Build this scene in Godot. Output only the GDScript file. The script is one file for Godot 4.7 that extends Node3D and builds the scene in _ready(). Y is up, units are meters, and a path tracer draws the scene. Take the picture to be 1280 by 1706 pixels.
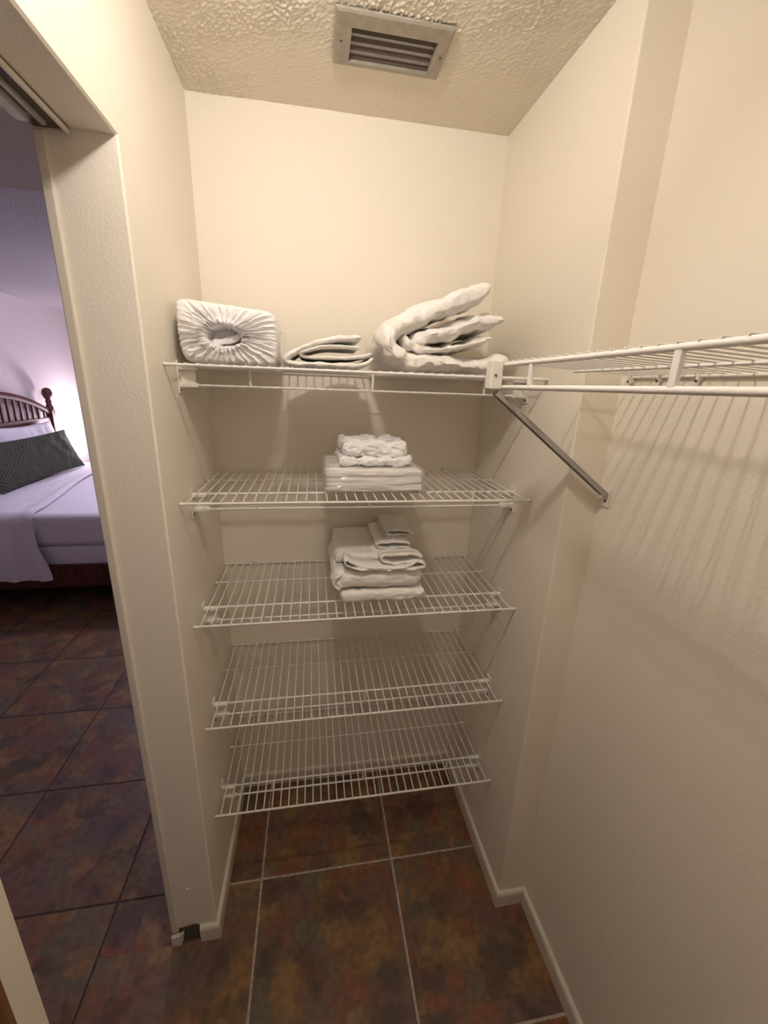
extends Node3D

# ---------------------------------------------------------------- measures (metres)
const ALCOVE_W := 0.929      # alcove between the side walls
const WIDE_W := 1.0227       # closet in front of the step in the right wall
const STEP_Z := 0.5727
const JAMB_Z := 0.5205       # end of the left wall piece = far jamb of the opening
const NEAR_Z := 1.102        # near jamb
const HEAD_Y := 2.095
const WALL_T := 0.13
const CEIL := 2.44
const END_Z := 1.8
const BED_WALL := -2.6
const BED_END := -5.6
const DEPTH := 0.42          # alcove shelves

var M := {}
var used := {}
var wire_cache := {}


func _ready() -> void:
	# ---- camera
	var cam := Camera3D.new()
	cam.name = "camera"
	cam.position = Vector3(0.3253, 1.6938, 1.4595)
	cam.rotation = Vector3(-0.2940, -0.1756, 0.0356)
	cam.fov = rad_to_deg(2.0 * atan(853.0 / 687.17))
	cam.near = 0.02
	cam.current = true
	add_child(cam)
	# ---- surroundings: closed rooms, no sky enters
	var env := Environment.new()
	env.background_mode = Environment.BG_COLOR
	env.background_color = Color(0.0, 0.0, 0.0)
	env.tonemap_mode = Environment.TONE_MAPPER_LINEAR
	env.tonemap_exposure = 1.0
	env.sdfgi_enabled = true
	env.ssao_enabled = true
	env.ssil_enabled = true
	var we := WorldEnvironment.new()
	we.name = "environment"
	we.environment = env
	add_child(we)
	# ---- the lamps themselves (light energies at the top; fittings are built below)
	for k in 4:   # one long tubular bulb lying along x: four narrow faces round its axis
		tube_light("closet_bulb_light", Vector3(0.325, 2.35, 0.93), PI / 4 + PI / 2 * k, Color(1.0, 0.965, 0.94), 0.305)
	lamp_light("bedside_lamp_light", Vector3(-2.30, 1.11, -4.25), Color(1.0, 0.93, 1.0), 1.0, 0.085)
	lamp_light("added_bedroom_light", Vector3(-0.55, 2.33, -2.7), Color(0.92, 0.89, 1.0), 1.7, 0.10)  # added unseen source, lifts the bed linen and passage floor

	materials()
	setting()
	shelves()
	linens()
	fittings()
	bedroom()


func lamp_light(called: String, at: Vector3, c: Color, energy: float, size: float) -> void:
	var l := OmniLight3D.new()
	l.name = numbered(called)
	l.position = at
	l.light_color = c
	l.light_energy = energy
	l.light_size = size
	l.omni_range = 12.0
	l.omni_attenuation = 2.0
	l.shadow_enabled = true
	add_child(l)


func tube_light(called: String, at: Vector3, turn: float, c: Color, energy: float) -> void:
	var l := AreaLight3D.new()
	l.name = numbered(called)
	l.basis = Basis(Vector3.RIGHT, turn)
	l.position = at - l.basis.z * 0.0155
	l.area_size = Vector2(0.090, 0.020)
	l.area_normalize_energy = true
	l.light_color = c
	l.light_energy = energy
	l.area_range = 12.0
	l.area_attenuation = 2.0
	l.shadow_enabled = true
	add_child(l)


# ---------------------------------------------------------------- naming and tagging
func numbered(called: String) -> String:
	if not used.has(called):
		used[called] = 0
		return called
	used[called] += 1
	return "%s_%03d" % [called, used[called]]


func obj(called: String, mesh: Mesh, mat: Material, parent: Node = null, xf := Transform3D()) -> MeshInstance3D:
	var o := MeshInstance3D.new()
	o.mesh = mesh
	o.material_override = mat
	o.transform = xf
	o.cast_shadow = GeometryInstance3D.SHADOW_CASTING_SETTING_ON
	if parent == null:
		o.name = numbered(called)
		add_child(o, true)
	else:
		var n := 0
		var nm := called
		while parent.has_node(NodePath(nm)):
			n += 1
			nm = "%s_%03d" % [called, n]
		o.name = nm
		parent.add_child(o, true)
	return o


func tag(o: Node, label: String, category: String, group := "") -> Node:
	o.set_meta("label", label)
	o.set_meta("category", category)
	if group != "":
		o.set_meta("group", group)
	return o


func thing(called: String, label: String, category: String, at := Vector3.ZERO, group := "") -> Node3D:
	var o := Node3D.new()
	o.name = numbered(called)
	o.position = at
	add_child(o, true)
	tag(o, label, category, group)
	return o


func struct(called: String, mesh: Mesh, mat: Material, label := "", category := "") -> MeshInstance3D:
	var o := obj(called, mesh, mat)
	o.set_meta("kind", "structure")
	if label != "":
		tag(o, label, category)
	return o


func shift(v: Vector3) -> Transform3D:
	return Transform3D(Basis(), v)


# ---------------------------------------------------------------- mesh building
class Shape:
	var v := PackedVector3Array()
	var uv := PackedVector2Array()
	var i := PackedInt32Array()

	func grid(nu: int, nv: int, f: Callable, wrap_u := false, wrap_v := false) -> void:
		var base := v.size()
		var cu := nu if wrap_u else nu + 1
		var cv := nv if wrap_v else nv + 1
		for a in cu:
			for b in cv:
				v.append(f.call(float(a) / nu, float(b) / nv))
				uv.append(Vector2(float(a) / nu, float(b) / nv))
		for a in nu:
			for b in nv:
				var a2 := (a + 1) % cu
				var b2 := (b + 1) % cv
				quad(base + a * cv + b, base + a2 * cv + b, base + a2 * cv + b2, base + a * cv + b2)

	func quad(a: int, b: int, c: int, d: int) -> void:   # counter-clockwise seen from outside
		i.append_array(PackedInt32Array([a, c, b, a, d, c]))

	func face(p: Array) -> void:                         # flat polygon, counter-clockwise from outside
		var base := v.size()
		for q in p:
			v.append(q)
			uv.append(Vector2(q.x, q.z))
		for k in range(1, p.size() - 1):
			i.append_array(PackedInt32Array([base, base + k + 1, base + k]))

	func box(lo: Vector3, hi: Vector3) -> void:
		face([Vector3(lo.x, lo.y, hi.z), Vector3(hi.x, lo.y, hi.z), hi, Vector3(lo.x, hi.y, hi.z)])
		face([Vector3(hi.x, lo.y, lo.z), lo, Vector3(lo.x, hi.y, lo.z), Vector3(hi.x, hi.y, lo.z)])
		face([Vector3(hi.x, lo.y, hi.z), Vector3(hi.x, lo.y, lo.z), Vector3(hi.x, hi.y, lo.z), hi])
		face([lo, Vector3(lo.x, lo.y, hi.z), Vector3(lo.x, hi.y, hi.z), Vector3(lo.x, hi.y, lo.z)])
		face([Vector3(lo.x, hi.y, hi.z), hi, Vector3(hi.x, hi.y, lo.z), Vector3(lo.x, hi.y, lo.z)])
		face([lo, Vector3(hi.x, lo.y, lo.z), Vector3(hi.x, lo.y, hi.z), Vector3(lo.x, lo.y, hi.z)])

	func rbox(lo: Vector3, hi: Vector3, r: float, n := 2) -> void:   # box with rounded edges
		var c := (lo + hi) * 0.5
		var h := (hi - lo) * 0.5 - Vector3(r, r, r)
		var st := []
		for k in n + 1:
			st.append(tan(-PI / 4 + PI / 4 * k / n))
		for k in n + 1:
			st.append(tan(PI / 4 * k / n))
		var m := st.size() - 1
		for side in 6:
			var ax := side / 2
			var s := 1.0 if side % 2 == 0 else -1.0
			var base := v.size()
			for a in m + 1:
				for b in m + 1:
					var d := Vector3.ZERO
					d[ax] = s
					d[(ax + 1) % 3] = st[a]
					d[(ax + 2) % 3] = st[b]
					var dn := d.normalized() * r
					var q := Vector3.ZERO
					q[ax] = s * h[ax]
					q[(ax + 1) % 3] = h[(ax + 1) % 3] * (-1.0 if a <= n else 1.0)
					q[(ax + 2) % 3] = h[(ax + 2) % 3] * (-1.0 if b <= n else 1.0)
					v.append(c + q + dn)
					uv.append(Vector2(q[(ax + 1) % 3], q[(ax + 2) % 3]))
			for a in m:
				for b in m:
					var p := base + a * (m + 1) + b
					if s > 0:
						quad(p, p + m + 1, p + m + 2, p + 1)
					else:
						quad(p, p + 1, p + m + 2, p + m + 1)

	func tube(path: PackedVector3Array, r: float, sides := 8, caps := true) -> void:
		var base := v.size()
		var n := path.size()
		var up := Vector3.UP
		var t0 := (path[1] - path[0]).normalized()
		if absf(t0.dot(up)) > 0.9:
			up = Vector3.RIGHT
		for k in n:
			var t := (path[mini(k + 1, n - 1)] - path[maxi(k - 1, 0)]).normalized()
			var x := up.cross(t).normalized()
			var y := t.cross(x)
			up = y
			for s in sides:
				var a := TAU * s / sides
				v.append(path[k] + (x * cos(a) + y * sin(a)) * r)
				uv.append(Vector2(float(s) / sides, k))
		for k in n - 1:
			for s in sides:
				var s2 := (s + 1) % sides
				quad(base + k * sides + s, base + k * sides + s2, base + (k + 1) * sides + s2, base + (k + 1) * sides + s)
		if caps:
			var p0 := []
			var p1 := []
			for s in sides:
				p0.append(v[base + sides - 1 - s])
				p1.append(v[base + (n - 1) * sides + s])
			face(p0)
			face(p1)

	func lathe(profile: Array, at: Vector3, sides := 24) -> void:   # profile of Vector2(radius, height)
		grid(sides, profile.size() - 1, func(a, b):
			var p: Vector2 = profile[roundi(b * (profile.size() - 1))]
			return at + Vector3(p.x * cos(TAU * a), p.y, -p.x * sin(TAU * a)), true, false)

	func prism(poly: PackedVector2Array, z0: float, z1: float) -> void:   # counter-clockwise in xy
		var f := []
		var b := []
		for k in poly.size():
			f.append(Vector3(poly[k].x, poly[k].y, z1))
			b.append(Vector3(poly[poly.size() - 1 - k].x, poly[poly.size() - 1 - k].y, z0))
			var p := poly[k]
			var q := poly[(k + 1) % poly.size()]
			face([Vector3(p.x, p.y, z0), Vector3(q.x, q.y, z0), Vector3(q.x, q.y, z1), Vector3(p.x, p.y, z1)])
		face(f)
		face(b)

	# a layer of folded cloth: the curve in xy is its profile, it runs z0..z1 deep
	func cloth(path: PackedVector2Array, t: float, z0: float, z1: float, amp: float, seed: int, steps := 90, taper := 1.0, freq := 14.0, edge := 0.35, zwob := 0.012) -> void:
		var noise := FastNoiseLite.new()
		noise.seed = seed
		noise.frequency = freq
		noise.fractal_octaves = 3
		var curve := Curve2D.new()
		var n := path.size()
		for k in n:
			var d := (path[mini(k + 1, n - 1)] - path[maxi(k - 1, 0)]) * 0.18
			curve.add_point(path[k], -d, d)
		curve.bake_interval = 0.002
		var total := curve.get_baked_length()
		var ring := 56
		var zc := (z0 + z1) * 0.5
		var hz := (z1 - z0) * 0.5
		var base := v.size()
		for k in steps + 1:
			var f := float(k) / steps
			var cap := 1.0
			var e := minf(f, 1.0 - f) * total / t
			if e < 1.0:
				cap = sqrt(maxf(0.0, 1.0 - (1.0 - e) * (1.0 - e)))
			var p := curve.sample_baked(f * total, true)
			var q := (curve.sample_baked(minf(f * total + 0.004, total), true) - curve.sample_baked(maxf(f * total - 0.004, 0.0), true)).normalized()
			var nm := Vector2(-q.y, q.x)
			for s in ring:
				var a := TAU * s / ring
				var ca := cos(a)
				var sa := sin(a)
				var off := signf(sa) * pow(absf(sa), 0.7) * t * cap * lerpf(1.0, taper, f)
				var zz := signf(ca) * pow(absf(ca), edge)
				var wob := noise.get_noise_2d(f * total * 0.9, 7.0 * signf(ca)) * zwob * absf(zz)
				var pos := Vector3(p.x + nm.x * off, p.y + nm.y * off, zc + hz * zz * (0.90 + 0.10 * cap) + wob * signf(ca))
				var g := noise.get_noise_3dv(Vector3(pos.x, pos.y, pos.z * 0.55)) + 0.5 * noise.get_noise_3dv(pos * 2.6)
				g -= 0.55 * maxf(0.0, 1.0 - absf(noise.get_noise_3dv(Vector3(pos.x * 0.4, pos.y * 1.1, pos.z * 0.5) + Vector3(5, 9, 4))) * 6.0)
				pos += Vector3(nm.x, nm.y, 0.0) * signf(sa) * g * amp * cap
				pos.z += noise.get_noise_3dv(pos * 1.7 + Vector3(3, 1, 2)) * amp * 1.2
				v.append(pos)
				uv.append(Vector2(f * total, float(s) / ring * 0.3))
		for k in steps:
			for s in ring:
				var s2 := (s + 1) % ring
				quad(base + k * ring + s, base + (k + 1) * ring + s, base + (k + 1) * ring + s2, base + k * ring + s2)

	# a stack or block of cloth: rounded box with finely divided sides, creased by noise
	func soft_box(lo: Vector3, hi: Vector3, r: float, amp: float, seed: int, freq: Vector3, m := 44) -> void:
		var noise := FastNoiseLite.new()
		noise.seed = seed
		noise.frequency = 1.0
		noise.fractal_octaves = 3
		var a := lo + Vector3(r, r, r)
		var b := hi - Vector3(r, r, r)
		var weld := {}
		for side in 6:
			var ax := side / 2
			var sg := side % 2 == 0
			var ids := PackedInt32Array()
			for p in m + 1:
				for q in m + 1:
					var c := Vector3.ZERO
					var u := 0.5 - 0.5 * cos(PI * p / m)
					var w := 0.5 - 0.5 * cos(PI * q / m)
					c[ax] = hi[ax] if sg else lo[ax]
					c[(ax + 1) % 3] = lerpf(lo[(ax + 1) % 3], hi[(ax + 1) % 3], u)
					c[(ax + 2) % 3] = lerpf(lo[(ax + 2) % 3], hi[(ax + 2) % 3], w)
					var key := Vector3i((c * 100000.0).round())
					if not weld.has(key):
						var inner := c.clamp(a, b)
						var n := (c - inner).normalized()
						var pos := inner + n * r
						pos += n * amp * (noise.get_noise_3dv(pos * freq) + 0.4 * noise.get_noise_3dv(pos * freq * 3.1))
						weld[key] = v.size()
						v.append(pos)
						uv.append(Vector2(u, w))
					ids.append(weld[key])
			for p in m:
				for q in m:
					var k := p * (m + 1) + q
					if sg:
						quad(ids[k], ids[k + m + 1], ids[k + m + 2], ids[k + 1])
					else:
						quad(ids[k], ids[k + 1], ids[k + m + 2], ids[k + m + 1])

	func done(smooth_angle := 40.0) -> ArrayMesh:
		# area-weighted normals; shared vertices are smooth, faces that own their vertices are flat
		var nn := PackedVector3Array()
		nn.resize(v.size())
		for k in range(0, i.size(), 3):
			var n := (v[i[k + 2]] - v[i[k]]).cross(v[i[k + 1]] - v[i[k]])
			nn[i[k]] += n
			nn[i[k + 1]] += n
			nn[i[k + 2]] += n
		for k in nn.size():
			nn[k] = nn[k].normalized() if nn[k].length_squared() > 0.0 else Vector3.UP
		var arr := []
		arr.resize(Mesh.ARRAY_MAX)
		arr[Mesh.ARRAY_VERTEX] = v
		arr[Mesh.ARRAY_NORMAL] = nn
		arr[Mesh.ARRAY_TEX_UV] = uv
		arr[Mesh.ARRAY_INDEX] = i
		var m := ArrayMesh.new()
		m.add_surface_from_arrays(Mesh.PRIMITIVE_TRIANGLES, arr)
		return m


func box_mesh(lo: Vector3, hi: Vector3, r := 0.0, n := 2) -> ArrayMesh:
	var s := Shape.new()
	if r > 0.0:
		s.rbox(lo, hi, r, n)
	else:
		s.box(lo, hi)
	return s.done()


func rod(a: Vector3, b: Vector3, r: float, sides := 8) -> ArrayMesh:
	var key := "%s %s %s" % [(b - a), r, sides]
	if not wire_cache.has(key):
		var s := Shape.new()
		s.tube(PackedVector3Array([Vector3.ZERO, b - a]), r, sides)
		wire_cache[key] = s.done()
	return wire_cache[key]


func rod_part(called: String, a: Vector3, b: Vector3, r: float, mat: Material, parent: Node, sides := 8) -> MeshInstance3D:
	return obj(called, rod(a, b, r, sides), mat, parent, shift(a))


# ---------------------------------------------------------------- materials
func lin(r: float, g: float, b: float) -> Color:
	return Color(r, g, b).linear_to_srgb()


func plain(c: Color, rough := 0.8, metal := 0.0) -> StandardMaterial3D:
	var m := StandardMaterial3D.new()
	m.albedo_color = c
	m.roughness = rough
	m.metallic = metal
	return m


func noise_tex(freq: float, seed: int, size := 512, octaves := 4, normal := 0.0, kind := FastNoiseLite.TYPE_SIMPLEX_SMOOTH) -> NoiseTexture2D:
	var n := FastNoiseLite.new()
	n.noise_type = kind
	n.seed = seed
	n.frequency = freq
	n.fractal_octaves = octaves
	var t := NoiseTexture2D.new()
	t.width = size
	t.height = size
	t.seamless = true
	t.noise = n
	if normal > 0.0:
		t.as_normal_map = true
		t.bump_strength = normal
	return t


func grain(freq: float, seed: int, lo: float, size := 512, octaves := 4) -> NoiseTexture2D:
	var t := noise_tex(freq, seed, size, octaves)
	var g := Gradient.new()
	g.set_color(0, Color(lo, lo, lo))
	g.set_color(1, Color(1, 1, 1))
	t.color_ramp = g
	return t


func tri(m: StandardMaterial3D, scale: float) -> StandardMaterial3D:
	m.uv1_triplanar = true
	m.uv1_world_triplanar = true
	m.uv1_scale = Vector3(scale, scale, scale)
	return m


func materials() -> void:
	var peel := noise_tex(0.11, 3, 512, 2)
	M.wall = tri(plain(lin(0.88, 0.815, 0.695), 0.62), 2.2)
	M.wall.heightmap_enabled = true
	M.wall.heightmap_texture = peel
	M.wall.heightmap_scale = 0.035
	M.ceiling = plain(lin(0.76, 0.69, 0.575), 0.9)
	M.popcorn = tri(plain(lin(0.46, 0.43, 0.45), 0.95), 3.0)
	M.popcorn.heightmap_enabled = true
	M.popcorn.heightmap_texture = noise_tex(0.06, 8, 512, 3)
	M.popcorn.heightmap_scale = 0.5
	M.room = tri(plain(lin(0.62, 0.56, 0.55), 0.75), 2.2)
	M.room.heightmap_enabled = true
	M.room.heightmap_texture = peel
	M.room.heightmap_scale = 0.05
	M.hall = M.room
	M.trim = plain(lin(0.74, 0.68, 0.57), 0.45)
	M.vinyl = plain(lin(0.86, 0.83, 0.78), 0.35)
	M.steel = plain(lin(0.42, 0.39, 0.36), 0.5)
	M.plastic = plain(lin(0.84, 0.80, 0.72), 0.4)
	M.duct = plain(lin(0.34, 0.31, 0.27), 0.55, 0.5)
	M.screw = plain(lin(0.12, 0.11, 0.10), 0.4, 0.6)
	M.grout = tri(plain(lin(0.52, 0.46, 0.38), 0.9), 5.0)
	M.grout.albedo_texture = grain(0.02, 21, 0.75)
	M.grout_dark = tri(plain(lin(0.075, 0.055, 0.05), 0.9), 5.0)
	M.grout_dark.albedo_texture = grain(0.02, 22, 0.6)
	# cloth
	M.cotton = cloth_mat(lin(0.93, 0.91, 0.90), 16.0, 0.10, 31)
	M.cream = cloth_mat(lin(0.92, 0.89, 0.84), 14.0, 0.12, 32)
	M.terry = cloth_mat(lin(0.92, 0.89, 0.84), 11.0, 0.35, 33)
	M.bedlinen = cloth_mat(lin(0.82, 0.80, 0.86), 6.0, 0.12, 34)
	M.film = plain(Color(0.95, 0.93, 0.9, 0.22), 0.12)
	M.film.transparency = BaseMaterial3D.TRANSPARENCY_ALPHA
	# metals and wood
	M.vent = tri(plain(lin(0.40, 0.36, 0.29), 0.5, 0.2), 4.0)
	M.vent.albedo_texture = grain(0.03, 17, 0.88, 256, 3)
	M.slat = plain(lin(0.10, 0.08, 0.062), 0.6, 0.2)  # darker than the vent frame: shade inside the vent put into the colour
	M.wood = wood_mat(lin(0.13, 0.030, 0.018), lin(0.05, 0.010, 0.007), 0.5)
	M.door = wood_mat(lin(0.20, 0.09, 0.04), lin(0.09, 0.035, 0.015), 0.5)
	M.bulb = plain(Color(1, 0.97, 0.9), 0.3)
	M.bulb.emission_enabled = true
	M.bulb.emission = Color(1.0, 0.965, 0.94)
	M.bulb.emission_energy_multiplier = 4.0
	M.globe = M.bulb.duplicate()
	M.globe.emission = Color(1.0, 0.93, 1.0)
	M.globe.emission_energy_multiplier = 3.0
	M.porcelain = plain(lin(0.78, 0.76, 0.72), 0.2)
	M.green = plain(Color.WHITE, 0.9)
	M.green.albedo_texture = cushion_print()
	for k in 4:
		M["slate%d" % k] = slate(k)


func cloth_mat(c: Color, scale: float, bump: float, seed: int) -> StandardMaterial3D:
	var m := tri(plain(c, 0.92), scale)
	m.heightmap_enabled = true
	m.heightmap_texture = noise_tex(0.08, seed, 256, 3)
	m.heightmap_scale = bump * 0.25
	m.rim_enabled = true
	m.rim = 0.15
	m.rim_tint = 0.5
	return m


func wood_mat(a: Color, b: Color, rough: float) -> StandardMaterial3D:
	var n := FastNoiseLite.new()
	n.seed = 5
	n.frequency = 0.02
	n.fractal_octaves = 4
	var im := Image.create(256, 256, false, Image.FORMAT_RGB8)
	for y in 256:
		for x in 256:
			var g := 0.5 + 0.9 * n.get_noise_2d(x * 3.0, y * 0.25)
			im.set_pixel(x, y, a.lerp(b, clampf(g, 0.0, 1.0)))
	var m := tri(plain(Color.WHITE, rough), 1.6)
	m.albedo_texture = ImageTexture.create_from_image(im)
	return m


func slate(k: int) -> StandardMaterial3D:
	# multicoloured slate-look porcelain: brown ground with rust, ochre, grey-green and dark veins
	var n := FastNoiseLite.new()
	n.seed = 100 + k * 13
	n.frequency = 0.010
	n.fractal_octaves = 5
	n.domain_warp_enabled = true
	n.domain_warp_amplitude = 30.0
	n.domain_warp_frequency = 0.012
	var f := FastNoiseLite.new()
	f.seed = 300 + k
	f.frequency = 0.06
	f.fractal_octaves = 4
	var size := 384
	var im := Image.create(size, size, false, Image.FORMAT_RGB8)
	var bump := Image.create(size, size, false, Image.FORMAT_RGB8)
	var ground := Color(0.155, 0.085, 0.045)
	var rust := Color(0.20, 0.068, 0.028)
	var ochre := Color(0.225, 0.125, 0.045)
	var green := Color(0.115, 0.098, 0.066)
	var dark := Color(0.060, 0.036, 0.024)
	var plum := Color(0.135, 0.070, 0.060)
	for y in size:
		for x in size:
			var a := n.get_noise_2d(x, y)
			var b := n.get_noise_2d(x + 900.0, y + 300.0)
			var c := n.get_noise_2d(x - 700.0, y + 1500.0)
			var d := f.get_noise_2d(x, y)
			var col := ground
			col = col.lerp(rust, clampf(a * 2.2, 0.0, 0.9))
			col = col.lerp(green, clampf(-a * 2.2 - 0.1, 0.0, 0.8))
			col = col.lerp(ochre, clampf(b * 3.5 - 0.35, 0.0, 0.85))
			col = col.lerp(plum, clampf(-b * 3.0 - 0.3, 0.0, 0.8))
			col = col.lerp(dark, clampf(c * 2.4 - 0.35, 0.0, 0.7))
			col = col * (1.0 + 0.35 * d)
			im.set_pixel(x, y, Color(clampf(col.r, 0, 1), clampf(col.g, 0, 1), clampf(col.b, 0, 1)).linear_to_srgb())
			var h := clampf(0.5 + 0.5 * a + 0.25 * d, 0.0, 1.0)
			bump.set_pixel(x, y, Color(h, h, h))
	var m := plain(Color.WHITE, 0.48)
	m.albedo_texture = ImageTexture.create_from_image(im)
	m.heightmap_enabled = true
	m.heightmap_texture = ImageTexture.create_from_image(bump)
	m.heightmap_scale = 0.12
	return m


func cushion_print() -> ImageTexture:
	var im := Image.create(384, 256, false, Image.FORMAT_RGB8)
	var n := FastNoiseLite.new()
	n.seed = 4
	n.frequency = 0.05
	var a := Color(0.030, 0.034, 0.022)
	var b := Color(0.075, 0.080, 0.055)
	for y in 256:
		for x in 384:
			var u := fmod(x / 128.0, 1.0) - 0.5
			var w := fmod(y / 128.0, 1.0) - 0.5
			var d := absf(u) * 1.25 + absf(w)
			var s := sin(d * 44.0 + n.get_noise_2d(x, y) * 1.2)
			im.set_pixel(x, y, a.lerp(b, smoothstep(0.1, 0.9, s * 0.5 + 0.5)).linear_to_srgb())
	return ImageTexture.create_from_image(im)


# ---------------------------------------------------------------- the setting
func setting() -> void:
	# left wall piece with the opening beside it: stub, header, near piece
	var s := Shape.new()
	var zn := NEAR_Z + 0.036
	var c := 0.0035
	var big := PackedVector2Array([Vector2(0.1, -0.02), Vector2(0.1, CEIL + 0.02), Vector2(-END_Z - 0.1, CEIL + 0.02), Vector2(-END_Z - 0.1, -0.02), Vector2(-zn, -0.02), Vector2(-zn, HEAD_Y), Vector2(-JAMB_Z, HEAD_Y), Vector2(-JAMB_Z, -0.02)])
	var ins := big.duplicate()
	ins[4] += Vector2(-c, 0)
	ins[5] += Vector2(-c, c)
	ins[6] += Vector2(c, c)
	ins[7] += Vector2(c, 0)
	var tris := Geometry2D.triangulate_polygon(ins)
	for side in [0.0, -WALL_T]:
		for k in range(0, tris.size(), 3):
			var p := []
			for j in 3:
				var q: Vector2 = ins[tris[k + j]]
				p.append(Vector3(side, q.y, -q.x))
			var facing: float = (p[1] - p[0]).cross(p[2] - p[0]).x
			if (facing > 0.0) != (side == 0.0):
				p.reverse()
			s.face(p)
	var layers := [[0.0, ins], [-c, big], [-WALL_T + c, big], [-WALL_T, ins]]
	for k in 3:
		for j in 8:
			var j2 := (j + 1) % 8
			var a: PackedVector2Array = layers[k][1]
			var b: PackedVector2Array = layers[k + 1][1]
			s.face([Vector3(layers[k][0], a[j].y, -a[j].x), Vector3(layers[k][0], a[j2].y, -a[j2].x), Vector3(layers[k + 1][0], b[j2].y, -b[j2].x), Vector3(layers[k + 1][0], b[j].y, -b[j].x)])
	struct("wall_left", s.done(), M.wall, "cream left closet wall with the doorway opening to the bedroom", "wall")
	s = Shape.new()
	s.box(Vector3(-0.02, -0.02, -0.1), Vector3(ALCOVE_W + 0.02, CEIL + 0.02, 0))
	struct("wall_back", s.done(), M.wall, "cream back wall behind the wire shelves", "wall")
	s = Shape.new()
	s.rbox(Vector3(ALCOVE_W, -0.02, -0.1), Vector3(WIDE_W + 0.12, CEIL + 0.02, STEP_Z), 0.004, 3)
	s.box(Vector3(WIDE_W, -0.02, STEP_Z - 0.05), Vector3(WIDE_W + 0.12, CEIL + 0.02, END_Z + 0.1))
	struct("wall_right", s.done(), M.wall, "cream right closet wall that steps back beside the shelves", "wall")
	s = Shape.new()
	s.box(Vector3(-0.02, -0.02, END_Z), Vector3(WIDE_W + 0.02, CEIL + 0.02, END_Z + 0.1))
	struct("wall_front", s.done(), M.wall, "cream closet wall behind the viewer", "wall")
	# bedroom and passage shell
	s = Shape.new()
	s.box(Vector3(BED_WALL - 0.1, -0.02, BED_END - 0.1), Vector3(BED_WALL, CEIL + 0.02, 0.3))
	struct("wall_bedroom_left", s.done(), M.room, "pale bedroom wall behind the wooden headboard", "wall")
	s = Shape.new()
	s.box(Vector3(BED_WALL - 0.1, -0.02, BED_END - 0.1), Vector3(1.6, CEIL + 0.02, BED_END))
	struct("wall_bedroom_back", s.done(), M.room, "pale far end wall of the bedroom", "wall")
	s = Shape.new()
	s.box(Vector3(1.5, -0.02, BED_END - 0.1), Vector3(1.6, CEIL + 0.02, 0.0))
	s.box(Vector3(-0.05, -0.02, -0.2), Vector3(1.6, CEIL + 0.02, -0.1))
	struct("wall_bedroom_right", s.done(), M.room, "pale bedroom wall behind the closet, out of sight", "wall")
	s = Shape.new()
	s.box(Vector3(-1.55, -0.02, 0.2), Vector3(-1.45, 2.14, END_Z + 0.1))
	s.box(Vector3(BED_WALL - 0.1, -0.02, 0.2), Vector3(-1.5, CEIL + 0.02, 0.3))
	s.box(Vector3(-1.55, -0.02, END_Z), Vector3(-0.1, 2.14, END_Z + 0.1))
	struct("wall_passage", s.done(), M.hall, "wall of the unlit passage outside the closet", "wall")
	s = Shape.new()
	s.box(Vector3(-1.55, 2.10, 0.215), Vector3(-WALL_T + 0.001, CEIL + 0.02, END_Z + 0.1))
	struct("ceiling_passage", s.done(), M.hall, "lowered ceiling of the unlit passage outside the closet", "ceiling")
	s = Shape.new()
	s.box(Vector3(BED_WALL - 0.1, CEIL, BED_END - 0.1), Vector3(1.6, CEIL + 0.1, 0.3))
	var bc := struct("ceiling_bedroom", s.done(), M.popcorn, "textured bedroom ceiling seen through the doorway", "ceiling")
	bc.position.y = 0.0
	closet_ceiling()
	floor_tiles()
	baseboards()
	# stop moulding at the outer edge of the far jamb, and the near jamb lining
	s = Shape.new()
	s.rbox(Vector3(-0.130, 0.05, JAMB_Z - 0.01), Vector3(-0.112, HEAD_Y - 0.006, JAMB_Z + 0.007), 0.003, 2)
	struct("trim_1", s.done(), M.trim, "narrow cream stop moulding down the doorway jamb", "moulding")
	s = Shape.new()
	s.rbox(Vector3(-WALL_T, 0.0, NEAR_Z), Vector3(0.0, HEAD_Y, NEAR_Z + 0.0355), 0.002, 2)
	struct("trim_2", s.done(), M.trim, "beige near jamb lining at the lower left edge", "moulding")
	s = Shape.new()
	s.rbox(Vector3(0.0005, 0.012, NEAR_Z + 0.0365), Vector3(0.004, 2.03, NEAR_Z + 0.75), 0.001, 1)
	struct("trim_3", s.done(), M.door, "brown wooden facing in the lower left corner", "trim")


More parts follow.
